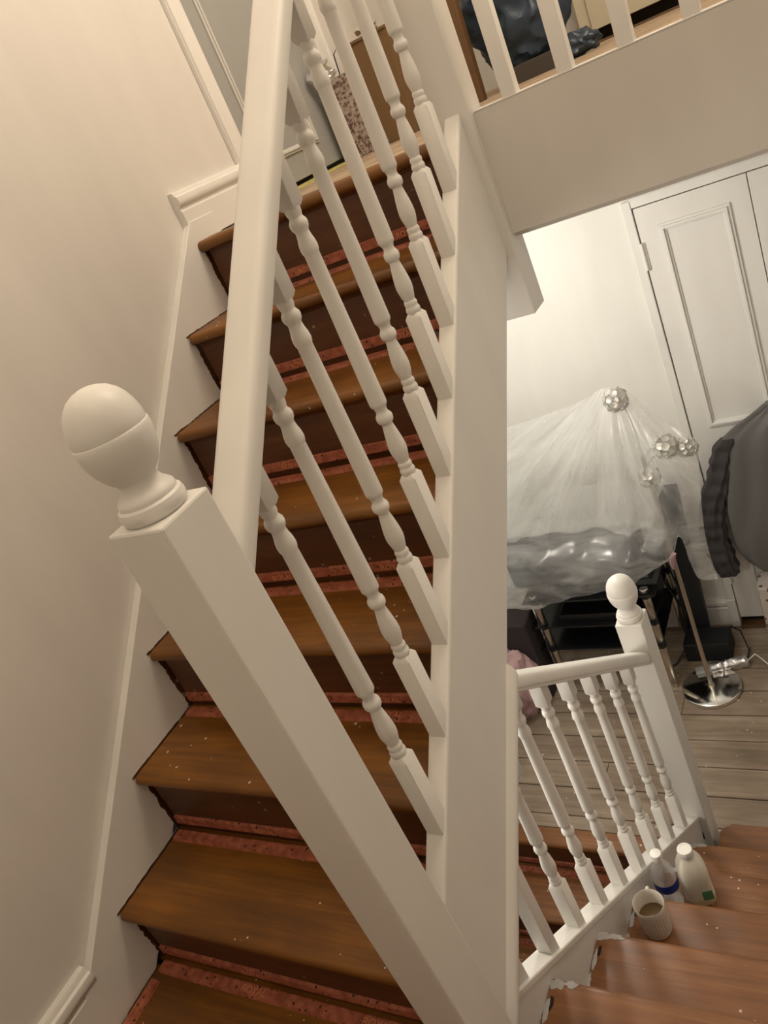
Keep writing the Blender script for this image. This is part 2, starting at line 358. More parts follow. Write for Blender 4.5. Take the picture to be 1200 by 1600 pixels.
# upper landing door in the left wall
DX = XW - .045
def arch_y(name, y0, y1, z0, z1):
    bm = B(); box(bm, XW, XW + .016, y0, y1, z0, z1, .003)
    box(bm, XW, XW + .023, y0 + .002 if y0 < 1.8 else y1 - .018, y0 + .018 if y0 < 1.8 else y1 - .002, z0, z1 - .001, .004); return finish(name, bm, TRIM, kind='structure')
arch_y('trim_3', 1.572, 1.640, ZL, ZL + 2.06); arch_y('trim_4', 2.295, 2.365, ZL, ZL + 2.06)
bm = B(); box(bm, XW, XW + .018, 1.572, 2.365, ZL + 2.0, ZL + 2.07, .003); finish('trim_5', bm, TRIM, kind='structure')
bm = B(); box(bm, XW - .12, XW + .001, 1.612, 1.632, ZL, ZL + 2.0); box(bm, XW - .12, XW + .001, 2.298, 2.318, ZL, ZL + 2.0); finish('trim_6', bm, GREYDOOR, kind='structure')
def frame_mould(bm, axis, p, u0, u1, v0, v1, w=.022, d=.012, sgn=1):
    """stepped panel moulding as a picture frame on a plane; axis 'x' uses u=y v=z, axis 'y' uses u=x v=z"""
    for (wi, dd) in ((0, d * .55), (w * .35, d), (w * .62, d * .4)):
        a0, a1, b0, b1 = u0 + wi, u1 - wi, v0 + wi, v1 - wi; t = w * .36
        for (q0, q1, r0, r1) in ((a0, a1, b0, b0 + t), (a0, a1, b1 - t, b1), (a0, a0 + t, b0 + t, b1 - t), (a1 - t, a1, b0 + t, b1 - t)):
            lo, hi = sorted((p, p + sgn * dd))
            if axis == 'x': box(bm, lo, hi, q0, q1, r0, r1, .0012, 1)
            else: box(bm, q0, q1, lo, hi, r0, r1, .0012, 1)
d = thing('door_1', '', '', (DX - .02, 1.635, ZL)); del d['label']; del d['category']; d['kind'] = 'structure'
bm = B(); box(bm, DX - .038, DX, 1.636, 2.296, ZL + .016, ZL + 1.995, .002)
finish('door_leaf', bm, GREYDOOR, d)
bm = B(); frame_mould(bm, 'x', DX, 1.785, 2.150, ZL + .10, ZL + .80); frame_mould(bm, 'x', DX, 1.785, 2.150, ZL + .98, ZL + 1.86); finish('panel_moulding', bm, plain('pale_grey_moulding', (.62, .61, .58), .4), d)
bm = B(); tube(bm, [(DX, 2.25, ZL + .95), (DX + .03, 2.25, ZL + .95)], .008); lathe(bm, [(0, 0), (.02, .004), (.024, .016), (.018, .028), (0, .032)], 0, 0, 0, 20)
bm2 = B(); merge(bm2, bm); 
for v in bm2.verts:
    if v.co.x > -.5: v.co = Vector((DX + .02 + v.co.z, 2.25 + v.co.x, ZL + .95 + v.co.y))
finish('door_knob', bm2, CHROME, d, smooth=True)
bm = B(); box(bm, XW - .11, XW + .02, 1.64, 2.295, ZL - .004, ZL + .002); finish('trim_7', bm, TAPE, kind='structure')

# cupboard double door in the hall's far wall
d = thing('door_2', '', '', (.2, YD, ZF)); del d['label']; del d['category']; d['kind'] = 'structure'
def leaf(x0, x1, hinge):
    bm = B(); box(bm, x0, x1, YD - .022, YD - .002, ZF + .045, ZF + 1.968, .0015)
    lf = finish('door_leaf', bm, TRIM, d)
    bm = B(); frame_mould(bm, 'y', YD - .022, x0 + .070, x1 - .066, ZF + 1.040, ZF + 1.890, .028, .013, -1)
    frame_mould(bm, 'y', YD - .022, x0 + .088, x1 - .066, ZF + .11, ZF + .92, .028, .013, -1); finish('panel_moulding', bm, TRIM, lf)
    for zz in (ZF + 1.737, ZF + .25):
        bm = B(); box(bm, hinge - .006, hinge + .012, YD - .027, YD - .020, zz, zz + .104, .001)
        tube(bm, [(hinge, YD - .030, zz), (hinge, YD - .030, zz + .104)], .0065, 10); finish('hinge', bm, TRIM, lf, smooth=True)
leaf(.003, .387, .003); leaf(.390, .774, .774)
bm = B(); box(bm, -.0, .778, YD - .0015, YD + .001, ZF + .01, ZF + 1.972); finish('door_gap', bm, DARKGAP, d)
bm = B(); box(bm, -.034, .000, YD - .030, YD, ZF, ZF + 2.0, .003); box(bm, -.040, -.001, YD - .036, YD - .001, ZF, ZF + .155, .003); finish('trim_8', bm, TRIM, kind='structure')
bm = B(); box(bm, .777, .83, YD - .030, YD, ZF, ZF + 2.0, .003); finish('trim_9', bm, TRIM, kind='structure')
bm = B(); box(bm, -.002, .779, YD - .026, YD, ZF + 1.972, ZF + 2.008, .002); box(bm, -.010, .79, YD - .044, YD, ZF + 2.008, ZF + 2.032, .008, 3); box(bm, -.004, .78, YD - .030, YD, ZF + 2.03, ZF + 2.038, .003)
finish('trim_10', bm, TRIM, kind='structure')
bm = B(); box(bm, .0, .78, YD - .05, YD - .001, ZF, ZF + .012, .003); finish('trim_11', bm, BROWNW, kind='structure')

# ------------------------------------------------------------------ staircases
ORD = ['', 'first', 'second', 'third', 'fourth', 'fifth', 'sixth', 'seventh']
def nose_tread(bm, x0, x1, yn, yb, ztop, th=.026, sgn=1):
    """tread board with a round nosing at yn; sgn=+1 rises with y, -1 falls with y"""
    r = th / 2; P = [(yb, ztop), (yb, ztop - th)]
    for i in range(9):
        a = -math.pi / 2 - math.pi * i / 8
        P.append((yn + sgn * r + sgn * math.cos(a) * r * 1.0, ztop - r + math.sin(a) * r))
    prism(bm, P, x0, x1)
def smear(bm, cx, cy, z, rx, ry, seed, n=26):
    rnd = random.Random(seed); vs = []
    k = .8
    for i in range(n):
        a = 2 * math.pi * i / n; k = .55 * k + .45 * rnd.uniform(.35, 1.25)
        vs.append(bm.verts.new((cx + rx * k * math.cos(a), cy + ry * k * math.sin(a), z)))
    c = bm.verts.new((cx, cy, z + .0006))
    for i in range(n): bm.faces.new((vs[i], vs[(i + 1) % n], c))
def gripper(x0, x1, y, z, on, label, text, group):
    g = thing('gripper_strip', label, 'carpet gripper', ((x0 + x1) / 2, y, z), group)
    bm = B()
    if on == 'riser': prism(bm, [(y, z), (y - .0065, z + .001), (y - .0065, z + .021), (y, z + .0235)], x0, x1)
    elif on == 'tread': prism(bm, [(y, z), (y, z + .0055), (y - .003, z + .0075), (y - .025, z + .0075), (y - .028, z)], x0, x1)
    finish('wooden_strip', bm, GRIP, g)
    if text:
        cu = bpy.data.curves.new('t', 'FONT'); cu.body = text; cu.size = .019 if on == 'riser' else .021; cu.extrude = .0002
        ot = bpy.data.objects.new('t', cu); COL.objects.link(ot)
        dg = bpy.context.evaluated_depsgraph_get(); dg.update(); me = bpy.data.meshes.new_from_object(ot.evaluated_get(dg))
        bpy.data.objects.remove(ot); b = bmesh.new(); b.from_mesh(me); bpy.data.meshes.remove(me)
        for k in (.32, .72):
            xx = x0 + (x1 - x0) * k; bb = bmesh.new()
            if on == 'riser': M = Matrix(((1, 0, 0, xx), (0, 0, -1, y - .0068), (0, 1, 0, z + .004), (0, 0, 0, 1)))
            else: M = Matrix(((1, 0, 0, xx), (0, 1, 0, y - .0215), (0, 0, 1, z + .0077), (0, 0, 0, 1)))
            merge(bb, b.copy(), M); finish('lettering', bb, LETTER, g)
        b.free()
    return g

up = thing('staircase', 'varnished brown wooden stairs climbing at left from the half landing to the upper floor', 'staircase', (-.4, 0, Z0))
DZ = {5: -.006, 6: -.008, 1: -.004}
tz = lambda k: (Z0 + k * RIS + DZ.get(k, 0)) if k else Z0
gap = .006
for k in range(1, 8):
    yn = Y1 + (k - 1) * GO; yr = yn + .026; zt = tz(k) if k < 7 else ZL
    bm = B()
    if k < 7: nose_tread(bm, XWS + gap, XS1 - .018, yn, yn + GO + .03, zt)
    else: nose_tread(bm, XWS + .001, XS1 - .018, yn, YF + .068, zt, .03)
    finish('tread' if k < 7 else 'landing_nosing', bm, TREAD, up, smooth=True)
    bm = B(); box(bm, XWS + gap * 1.6, XS1 - .018, yr, yr + .018, tz(k - 1) - .004, zt - .02)
    prism(bm, [(yr, zt - .024), (yr - .011, zt - .026), (yr - .004, zt - .032), (yr, zt - .040)], XWS + gap * 1.6, XS1 - .018)
    finish('riser', bm, RISER, up)
    nm = ORD[k]
    gripper(XWS + .012, XS1 - .03, yr, tz(k - 1) + .018, 'riser', f'red gripper strip nailed low across the {nm} riser above the half landing', 'ROYAL', 'gripper strips on the upper stairs')
    gripper(XWS + .014, XS1 - .03, yr - .012, tz(k - 1), 'tread',
            f'red gripper strip lying along the back of the {ORD[k-1]} tread up from the half landing' if k > 1 else 'red gripper strip lying on the half landing floor at the foot of the upper flight', 'ROYAL' if k in (1, 3, 6) else '', 'gripper strips on the upper stairs')
# gripper on the half landing along the wall
g = thing('gripper_strip', 'red gripper strip running along the left wall on the half landing floor at bottom left', 'carpet gripper', (XWS + .02, -.3, Z0), 'gripper strips on the upper stairs')
bm = B(); prism(bm, [(XWS + .008, Z0), (XWS + .008, Z0 + .0055), (XWS + .012, Z0 + .0075), (XWS + .031, Z0 + .0075), (XWS + .034, Z0)], YB + .05, -.045, 'y'); finish('wooden_strip', bm, GRIP, g)
# wall string: stepped lower profile hidden by the treads; top edge slopes
TS = lambda y: .374 + .877 * y
ytop = (ZL + .055 - .374) / .877
P = [(-.160, TS(-.160)), (ytop, TS(ytop)), (YF + .30, ZL + .054), (YF + .30, ZL - .06), (-.02, Z0 + .001), (-.158, Z0 + .001)]
P[2] = (YF + .12, TS(ytop)); P[3] = (YF + .12, ZL - .12)
bm = B(); prism(bm, P, XW, XWS, bev=.002, seg=2); finish('wall_string', bm, TRIM, up)
# dark gap beside each riser and the ragged paint line beside each tread
for k in range(1, 8):
    yn = Y1 + (k - 1) * GO; zt = tz(k) if k < 7 else ZL; z0_ = tz(k - 1)
    rnd = random.Random(k); n = 34
    def strip(name, edge, mat, x):
        bm = B(); A = [bm.verts.new((x, a, b)) for (a, b), (c, d_) in edge]; C = [bm.verts.new((x, c, d_)) for (a, b), (c, d_) in edge]
        D = [bm.verts.new((XWS + .0001, a, b)) for (a, b), (c, d_) in edge]
        for i in range(len(edge) - 1):
            bm.faces.new((A[i], A[i + 1], C[i + 1], C[i])); bm.faces.new((D[i], D[i + 1], A[i + 1], A[i]))
        finish(name, bm, mat, up)
    e = []; wv = .004
    for i in range(n + 1):
        t = i / n; zz = z0_ + (zt - .022 - z0_) * t; wv = .7 * wv + .3 * rnd.uniform(.000, .013)
        if t < .2: wv *= .9 + .6 * t
        e.append(((yn + .026 - .001 - wv, zz), (yn + .036, zz)))
    strip('dark_gap', e, RISER, XWS + .0008)
    if k < 7:
        e = []; wv = .002
        for i in range(n + 1):
            t = i / n; yy = yn + .001 + (GO + .018) * t; wv = .6 * wv + .4 * rnd.uniform(.0, .0045)
            e.append(((yy, zt + .0006 + wv), (yy, zt - .003)))
        strip('ragged_paint_edge', e, PATCH, XWS + .0014)
        strip('dark_crack', [((a, b - .0008 - .0012 * rnd.random()), c) for (a, b), c in e], RISER, XWS + .0018)
# outer string of the upper flight
STH = .315
def string_poly(f, slope, y0, y1, dep): return [(y0, f(y0)), (y1, f(y1)), (y1, f(y1) - dep), (y0, f(y0) - dep)]
bm = B(); prism(bm, string_poly(S1, SL1, .040, 1.2145, STH), XS1 - .0195, XS1 + .0195, bev=.0055, seg=3)
finish('outer_string', bm, TRIM, up)
# capping bead carried along the lower edge of the outer string from the lower handrail to the newel
zb = lambda y: S1(y) - STH
bm = B()
prof = [(-.014, -.030), (.022, -.030), (.030, -.026), (.0345, -.018), (.0345, -.006), (.030, .004), (.0225, .009), (.019, .012), (-.014, .012)]
def sweep_yz(bm, prof, path):
    rings = []
    for (y, z, tl) in path:   # tl: mitre slope dy/dz shift
        rings.append([bm.verts.new((XS1 + a, y + b * tl, z + b)) for a, b in prof])
    for A, C in zip(rings, rings[1:]):
        for i in range(len(prof)): bm.faces.new((A[i], A[(i + 1) % len(prof)], C[(i + 1) % len(prof)], C[i]))
    bm.faces.new(rings[0]); bm.faces.new(rings[-1])
sweep_yz(bm, prof, [(.043, zb(.043), 0), (.515, zb(.515), 0)])
finish('string_moulding', bm, TRIM, up, smooth=True)

dn = thing('staircase', 'reddish brown wooden stairs going down at bottom right, with mug and bottles on them', 'staircase', (.45, .7, ZF))
XL2 = XS2 + .020
for k in range(0, 7):
    yn = YA + (k - 1) * GO2; zt = Z0 - k * RIS2
    yback = yn - GO2 - .01
    bm = B()
    x0 = XL2 + .001; x1 = XR - .001
    if k == 0: nose_tread(bm, .05, x1, yn, -.005, zt, .026, -1)
    elif k == 6:
        th = .028; r = th / 2
        P = [(.052, yback), (x1, yback), (x1, yn)]
        for i in range(9):
            a = math.pi / 2 + (math.pi / 2) * i / 8; P.append((.052 + .035 + .035 * math.cos(a), yn - .035 + .035 * math.sin(a)))
        b = bmesh.new(); lo = [b.verts.new((p[0], p[1], zt - th)) for p in P]; hi = [b.verts.new((p[0], p[1], zt)) for p in P]
        b.faces.new(lo); b.faces.new(hi)
        for i in range(len(P)): b.faces.new((lo[i], lo[(i + 1) % len(P)], hi[(i + 1) % len(P)], hi[i]))
        bmesh.ops.bevel(b, geom=[e for e in b.edges if abs(e.verts[0].co.z - e.verts[1].co.z) < 1e-6], offset=.010, segments=3, affect='EDGES'); merge(bm, b)
    else: nose_tread(bm, x0, x1, yn, yback, zt, .026, -1)
    tr = finish('tread', bm, TREAD2, dn, smooth=True)
    bm = B(); box(bm, x0 if k < 6 else .06, x1, yn - .042, yn - .024, zt - RIS2, zt - .022); finish('riser', bm, RISER, dn)
    if k in (1, 2, 5, 3, 4):
        for cx, cy, rx, ry, sd in ((.014, -.014, .022, .013, k), (.042, -.010, .020, .008, k + 20), (.006, -.07, .007, .03, k + 40), (.003, -.13, .006, .035, k + 60)):
            bm = B(); smear(bm, XL2 + cx, yn + cy, zt + .0006 + sd * .00001, rx, ry, sd); finish('paint_smear', bm, PATCH, tr)
        bm = B(); smear(bm, XL2 + .012, yn - .052, zt + .0009, .006, .016, k + 80); finish('chipped_edge', bm, DARKGAP, tr)
    if k == 5:
        bm = B()
        for (cx, cy, rr) in ((.262, 1.010, .011), (.235, .985, .009)):
            b = bmesh.new(); n = 28
            for i in range(n):
                for j in (0, 1): b.verts.new((cx + (rr - .0014 * j) * math.cos(2 * math.pi * i / n), cy + (rr - .0014 * j) * math.sin(2 * math.pi * i / n), zt + .0005))
            b.verts.ensure_lookup_table()
            for i in range(n): b.faces.new((b.verts[2 * i], b.verts[(2 * i + 2) % (2 * n)], b.verts[(2 * i + 3) % (2 * n)], b.verts[2 * i + 1]))
            merge(bm, b)
        finish('ring_stain', bm, PATCH, tr)
bm = B(); y1_ = 1.242
prism(bm, [(.040, S2(.040)), (y1_, S2(y1_)), (y1_, max(S2(y1_) - .30, ZF + .08)), (.040, S2(.04) - .33)], XS2 - .0195, XS2 + .0195, bev=.003, seg=2)
finish('outer_string', bm, TRIM, dn)
bm = B(); prism(bm, [(.040, S2(.04) + .001), (y1_, S2(y1_) + .001), (y1_, S2(y1_) - .019), (.040, S2(.04) - .019)], XS2 - .0235, XS2 + .0235, bev=.003, seg=3)
finish('string_capping', bm, TRIM, dn)
bm = B(); smear(bm, 0, 0, 0, .018, .020, 91)
for v in bm.verts: v.co = Vector((.0085 + v.co.z, 1.238 + v.co.x * .6, Z0 - 6 * RIS2 + .02 + v.co.y))
finish('hole', bm, DARKGAP, dn)

lo = thing('staircase', 'dark brown stairs dropping below the lower hall floor, seen between the lower balusters', 'staircase', (-.4, 1.0, ZF - 1.5))
YN3 = 1.272
for k in range(0, 7):
    yn = YN3 - k * GO; zt = ZF - k * .178
    bm = B(); nose_tread(bm, XW + .003, XS2 - .023, yn, yn + (GO + .03 if k else .078), zt, .03 if k == 0 else .026)
    finish('tread', bm, TREAD2, lo, smooth=True)
    bm = B(); box(bm, XW + .003, XS2 - .023, yn + .026, yn + .044, zt - .178, zt - .02); finish('riser', bm, RISER, lo)
    if k < 4:
        gripper(XW + .012, XS2 - .035, yn + .026, zt - .178 + .018, 'riser', f'faded red gripper strip across the {ORD[k+1]} riser below the lower hall floor', '', 'gripper strips on the lowest stairs')
        gripper(XW + .012, XS2 - .035, yn + .014, zt - .178, 'tread', f'faded red gripper strip at the back of the {ORD[k+1]} tread below the lower hall floor', '', 'gripper strips on the lowest stairs')
bm = B(); box(bm, XS2 - .018, XS2 + .018, 1.28, 1.36, ZF - 1.5, ZF); box(bm, XS2 - .018, XS2 + .0, -.6, 1.28, ZF - 1.5, ZF - .6); finish('wall_cellar', bm, WALL2, kind='structure')

# ------------------------------------------------------------------ balustrades
BH = .0157
def baluster_mesh(bot, top, bh, th, square_only=False):
    """bot/top: z of ends (world, on axis); base block bh high, top block th high; turned between"""
    bm = B(); L = top - bot
    def block(z0, z1, chz0, chz1):
        b = bmesh.new(); h = BH; c = .0045; pr = []
        zs = []
        if chz0: zs += [(z0, h - c), (z0 + .007, h)]
        else: zs += [(z0, h)]
        if chz1: zs += [(z1 - .007, h), (z1, h - c)]
        else: zs += [(z1, h)]
        rings = []
        e = .0012
        for z, hh in zs:
            q = [(-hh + e, -hh), (hh - e, -hh), (hh, -hh + e), (hh, hh - e), (hh - e, hh), (-hh + e, hh), (-hh, hh - e), (-hh, -hh + e)]
            rings.append([b.verts.new((x, y, z)) for x, y in q])
        for A, C in zip(rings, rings[1:]):
            for i in range(8): b.faces.new((A[i], A[(i + 1) % 8], C[(i + 1) % 8], C[i]))
        b.faces.new(rings[0]); b.faces.new(rings[-1]); merge(bm, b)
    z1 = bot + bh; z2 = top - th
    block(bot - .022, z1, False, True); block(z2, top + .020, True, False)
    # bottom turning, measured up from the block; r, z
    low = [(.0122, -.002), (.0135, .002), (.0140, .006), (.0132, .010), (.0118, .012), (.0118, .014), (.0128, .018), (.0118, .022), (.0105, .024), (.0125, .032), (.0148, .042), (.0155, .050), (.0150, .060), (.0132, .074), (.0112, .086), (.0098, .094), (.0095, .098), (.0118, .100), (.0142, .104), (.0148, .109), (.0140, .114), (.0112, .118), (.0100, .122), (.0108, .127), (.0130, .131), (.0150, .134), (.0152, .139)]
    upp = [(.0122, -.002), (.0130, .002), (.0122, .008), (.0108, .012), (.0115, .015), (.0142, .019), (.0150, .024), (.0138, .030), (.0112, .034), (.0108, .037), (.0118, .044), (.0138, .052), (.0146, .060), (.0138, .066), (.0126, .069), (.0122, .070)]
    prof = [(r, z1 + z) for r, z in low]
    n = 6; za, zb_ = z1 + .139, z2 - .070
    for i in range(1, n): prof.append((.0152 + (.0122 - .0152) * i / n, za + (zb_ - za) * i / n))
    prof += [(r, z2 - z) for r, z in reversed(upp)]
    lathe(bm, prof, 0, 0, 0, 20)
    return bm
def place(parent, x, y, mesh, z=0, name='baluster'):
    o = bpy.data.objects.new(name, mesh); COL.objects.link(o); o.parent = parent; o.location = Vector((x, y, z)) - WPOS[parent.name]; return o
def rail_mesh(bm, prof, x, p0, p1):
    """sweep profile (x offset, vertical offset) between two points (y,z), ends cut vertical"""
    A = [bm.verts.new((x + a, p0[0], p0[1] + b)) for a, b in prof]; C = [bm.verts.new((x + a, p1[0], p1[1] + b)) for a, b in prof]
    n = len(prof)
    for i in range(n): bm.faces.new((A[i], A[(i + 1) % n], C[(i + 1) % n], C[i]))
    bm.faces.new(A); bm.faces.new(C)
def hand_prof(hw, h, dn_=0):
    P = [(-hw * .62, 0), (hw * .62, 0), (hw * .62, .006), (hw * .92, .012), (hw, .020)]
    for i in range(9):
        a = math.pi * i / 8; P.append((hw * (1.0 if i in (0, 8) else 1.0) * math.cos(a), h * .52 + (h * .48) * math.sin(a) ** .8 if 0 < i < 8 else h * .52))
    P += [(-hw, .020), (-hw * .92, .012), (-hw * .62, .006)]
    return P
RS1 = .945; R1 = lambda y: 1.090 + RS1 * (y - .06)       # underside of upper handrail
u_bal = thing('balustrade', 'white balustrade of the upper stairs, long slanting handrail over nine turned balusters', 'balustrade', (XS1, .6, S1(.6)))
bm = B()
HP = [(-.025, .0), (.025, .0), (.027, .003), (.027, .008), (.0315, .013), (.0325, .020), (.0325, .034), (.031, .041), (.026, .047), (.018, .0495), (.0, .0505), (-.018, .0495), (-.026, .047), (-.031, .041), (-.0325, .034), (-.0325, .020), (-.0315, .013), (-.027, .008), (-.027, .003)]
rail_mesh(bm, HP, XS1, (.0435, R1(.0435)), (1.209, R1(1.209)))
finish('handrail', bm, TRIM, u_bal, smooth=True)
bm = baluster_mesh(0, R1(.1555) + .004 - S1(.1555), .160, .060)
tmp = finish('baluster', bm, TRIM, u_bal, smooth=True); m0 = tmp.data
dR = RS1 - SL1
for v in m0.vertices: pass
bpy.data.objects.remove(tmp)
meshes = []
for j in range(9):
    y = .1555 + .116 * j
    bm = baluster_mesh(0, R1(y) + .004 - S1(y), .160, .060 + (RS1 - SL1) * (y - .1555)); me = bpy.data.meshes.new('baluster'); 
    for f in bm.faces: f.smooth = True
    bmesh.ops.recalc_face_normals(bm, faces=bm.faces); bm.to_mesh(me); bm.free(); me.materials.append(TRIM)
    me.set_sharp_from_angle(angle=math.radians(38))
    place(u_bal, XS1, y, me, S1(y))
# lower balustrade
RS2 = .820; RL = lambda y: .452 - RS2 * (y - .5)
l_bal = thing('balustrade', 'white balustrade of the stairs going down at lower right, short handrail over turned balusters', 'balustrade', (XS2, .7, S2(.7)))
bm = B(); rail_mesh(bm, HP, XS2 + .006, (.510, RL(.510)), (1.240, RL(1.240))); finish('handrail', bm, TRIM, l_bal, smooth=True)
for j in range(-1, 8):
    y = .2831 + .122 * j
    topz = RL(y) + .004 if y > .48 else S1(y) - STH - .01
    bh = .150
    L_ = topz - S2(y); bm = baluster_mesh(0, L_, bh, min(.062, max(.004, L_ - bh - .27))) if L_ > .36 else None
    if bm is None:
        bm = B(); box(bm, -BH, BH, -BH, BH, -.02, topz - S2(y) + .02, .001)
    me = bpy.data.meshes.new('baluster')
    for f in bm.faces: f.smooth = True
    bmesh.ops.recalc_face_normals(bm, faces=bm.faces); bm.to_mesh(me); bm.free(); me.materials.append(TRIM)
    me.set_sharp_from_angle(angle=math.radians(38))
    place(l_bal, XS2, y, me, S2(y))
# landing balustrade above the fascia
t_bal = thing('balustrade', 'square white railing posts standing along the edge of the upper landing at top right', 'balustrade', (.4, YF + .014, ZL + .0235))
bm = baluster_mesh(0, .80, .30, .20); me = bpy.data.meshes.new('baluster')
for f in bm.faces: f.smooth = True
bmesh.ops.recalc_face_normals(bm, faces=bm.faces); bm.to_mesh(me); bm.free(); me.materials.append(TRIM); me.set_sharp_from_angle(angle=math.radians(38))
for j in range(7):
    x = .127 + .1215 * j
    if x < XR - .03: place(t_bal, x, YF + .0175, me, ZL + .022)
bm = B()
prv = [(x_, z_) for x_, z_ in HP]
A = [bm.verts.new((.040, YF + .0135 + a, ZL + .815 + b)) for a, b in prv]; C = [bm.verts.new((XR, YF + .0135 + a, ZL + .815 + b)) for a, b in prv]
for i in range(len(prv)): bm.faces.new((A[i], A[(i + 1) % len(prv)], C[(i + 1) % len(prv)], C[i]))
bm.faces.new(A); bm.faces.new(C); finish('handrail', bm, TRIM, t_bal, smooth=True)

# newel posts with acorn finials
ACORN = [(.034, -.001), (.037, .001), (.0398, .006), (.0402, .012), (.0385, .018), (.0350, .0205), (.0352, .0235), (.0340, .0275), (.0305, .031), (.0268, .035), (.0240, .040), (.0230, .0445), (.0240, .0475), (.0290, .052), (.0345, .060), (.0395, .070), (.0430, .082), (.0448, .094), (.0450, .1015), (.0442, .1035), (.0430, .1042), (.0436, .108), (.0430, .116), (.0408, .126), (.0370, .136), (.0315, .1445), (.0240, .1515), (.0150, .156), (.0075, .158), (0, .1585)]
def newel(label, x, y, h, z0, z1, fs=1.0, acorn=True, bev=.0035):
    t = thing('newel_post', label, 'newel post', (x, y, z0))
    bm = B(); box(bm, x - h, x + h, y - h, y + h, z0, z1, bev, 2); finish('post', bm, TRIM, t)
    if acorn:
        bm = B(); lathe(bm, ACORN, x, y, z1, 48, fs[0], fs[1]); finish('acorn_finial', bm, TRIM, t, smooth=True)
    return t
newel('big white newel post in the left foreground topped with an egg shaped acorn finial', 0, 0, .045, Z0, 1.2234, (1.02, 1.0))
newel('small white acorn topped newel post at the foot of the lower stairs near the lamp', -.0055, 1.2790, .0392, ZF, -.0043, (.97, .95))
newel('tall plain white newel post dropping past the upper landing edge, square cut bottom', -.0002, 1.2489, .0415, .9748, ZL + 1.0, acorn=False, bev=.0015)

# ------------------------------------------------------------------ mug and bottles on the stairs
z3 = Z0 - 3 * RIS2; z4 = Z0 - 4 * RIS2
mx, my = .080, .580
t = thing('mug', 'tall cream ribbed mug half full of tea on the stair tread, nearest the viewer', 'mug', (mx, my, z3))
b = bmesh.new(); n = 120; rings = []
prof = [(.0, .0), (.030, .0), (.0335, .003), (.0345, .008), (.0362, .05), (.0375, .085), (.0378, .098), (.0368, .1), (.0352, .098), (.0345, .085), (.0330, .05), (.031, .012), (0, .009)]
for r, z in prof:
    if r == 0: rings.append([b.verts.new((mx, my, z3 + z))]); continue
    rr = []
    for i in range(n):
        a = 2 * math.pi * i / n; q = r
        if .007 < z < .086 and prof.index((r, z)) < 6: q = r - .0012 * (1 if i % 4 == 0 else 0)
        rr.append(b.verts.new((mx + q * math.cos(a), my + q * math.sin(a), z3 + z)))
    rings.append(rr)
for A, C in zip(rings, rings[1:]):
    for i in range(n):
        j = (i + 1) % n
        if len(A) == 1: b.faces.new((A[0], C[i], C[j]))
        elif len(C) == 1: b.faces.new((A[i], A[j], C[0]))
        else: b.faces.new((A[i], A[j], C[j], C[i]))
finish('cup', b, MUGW, t, smooth=True)
bm = B(); lathe(bm, [(0, 0), (.0333, 0), (.0330, -.002), (0, -.002)], mx, my, z3 + .052, 40); finish('tea', bm, TEA, t)
hd = Vector((-.28, .96, 0)).normalized(); bm = B(); pts = []
for i in range(15):
    a = -math.pi * .5 + math.pi * i / 14; pts.append(Vector((mx, my, z3 + .055)) + hd * (.034 + .030 * math.cos(a)) + Vector((0, 0, .031 * math.sin(a))))
tube(bm, pts, .0052, 10); finish('handle', bm, MUGW, t, smooth=True)

bx_, by_ = .050, .770
t = thing('water_bottle', 'clear plastic water bottle with white cap and blue label between mug and milk', 'bottle', (bx_, by_, z4))
bm = B(); prof = [(0, .003), (.022, 0), (.030, .003), (.0325, .010), (.0325, .03), (.0312, .034), (.0325, .038), (.0325, .060), (.0312, .064), (.0325, .068), (.0325, .112), (.0315, .122), (.028, .138), (.022, .154), (.015, .168), (.0125, .176), (.0125, .190), (.0, .190)]
lathe(bm, prof, bx_, by_, z4, 36); finish('body', bm, CLEAR, t, smooth=True)
bm = B(); lathe(bm, [(.0328, .075), (.0330, .076), (.0330, .104), (.0328, .105)], bx_, by_, z4, 36)
bmesh.ops.delete(bm, geom=[f for f in bm.faces if len(f.verts) > 4], context='FACES')
bmesh.ops.delete(bm, geom=[f for f in bm.faces if not ((f.calc_center_median() - Vector((bx_, by_, 0))).x * .7 - (f.calc_center_median() - Vector((bx_, by_, 0))).y > -.012)], context='FACES')
finish('label_band', bm, BLUEL, t, smooth=True)
bm = B(); lathe(bm, [(0, .183), (.0155, .183), (.0158, .186), (.0158, .199), (.0145, .2025), (0, .203)], bx_, by_, z4, 32); finish('cap', bm, CAPW, t, smooth=True)

jx, jy = .118, .800; ang = math.radians(24)
t = thing('milk_bottle', 'milky white plastic milk bottle with white cap and small green label on stair tread', 'bottle', (jx, jy, z4))
def rsq(bm, secs, cx, cy, ang, z0, seg=32, p=4.0):
    rings = []
    for (hx, hy, z, ox, oy) in secs:
        rr = []
        for i in range(seg):
            a = 2 * math.pi * i / seg; c, s = math.cos(a), math.sin(a)
            pp = p if hx > .02 else 2.0
            k = (abs(c) ** pp + abs(s) ** pp) ** (-1 / pp); x, y = ox + hx * k * c, oy + hy * k * s
            rr.append(bm.verts.new((cx + x * math.cos(ang) - y * math.sin(ang), cy + x * math.sin(ang) + y * math.cos(ang), z0 + z)))
        rings.append(rr)
    for A, C in zip(rings, rings[1:]):
        for i in range(seg): bm.faces.new((A[i], A[(i + 1) % seg], C[(i + 1) % seg], C[i]))
    bm.faces.new(rings[0]); bm.faces.new(rings[-1])
bm = B(); rsq(bm, [(.033, .033, 0, 0, 0), (.037, .037, .004, 0, 0), (.038, .038, .02, 0, 0), (.038, .038, .095, 0, 0), (.0375, .0375, .110, 0, 0), (.034, .034, .130, 0, 0), (.028, .028, .147, 0, 0), (.0215, .0215, .160, 0, 0), (.018, .018, .168, 0, 0), (.0165, .0165, .185, 0, 0)], jx, jy, ang, z4)
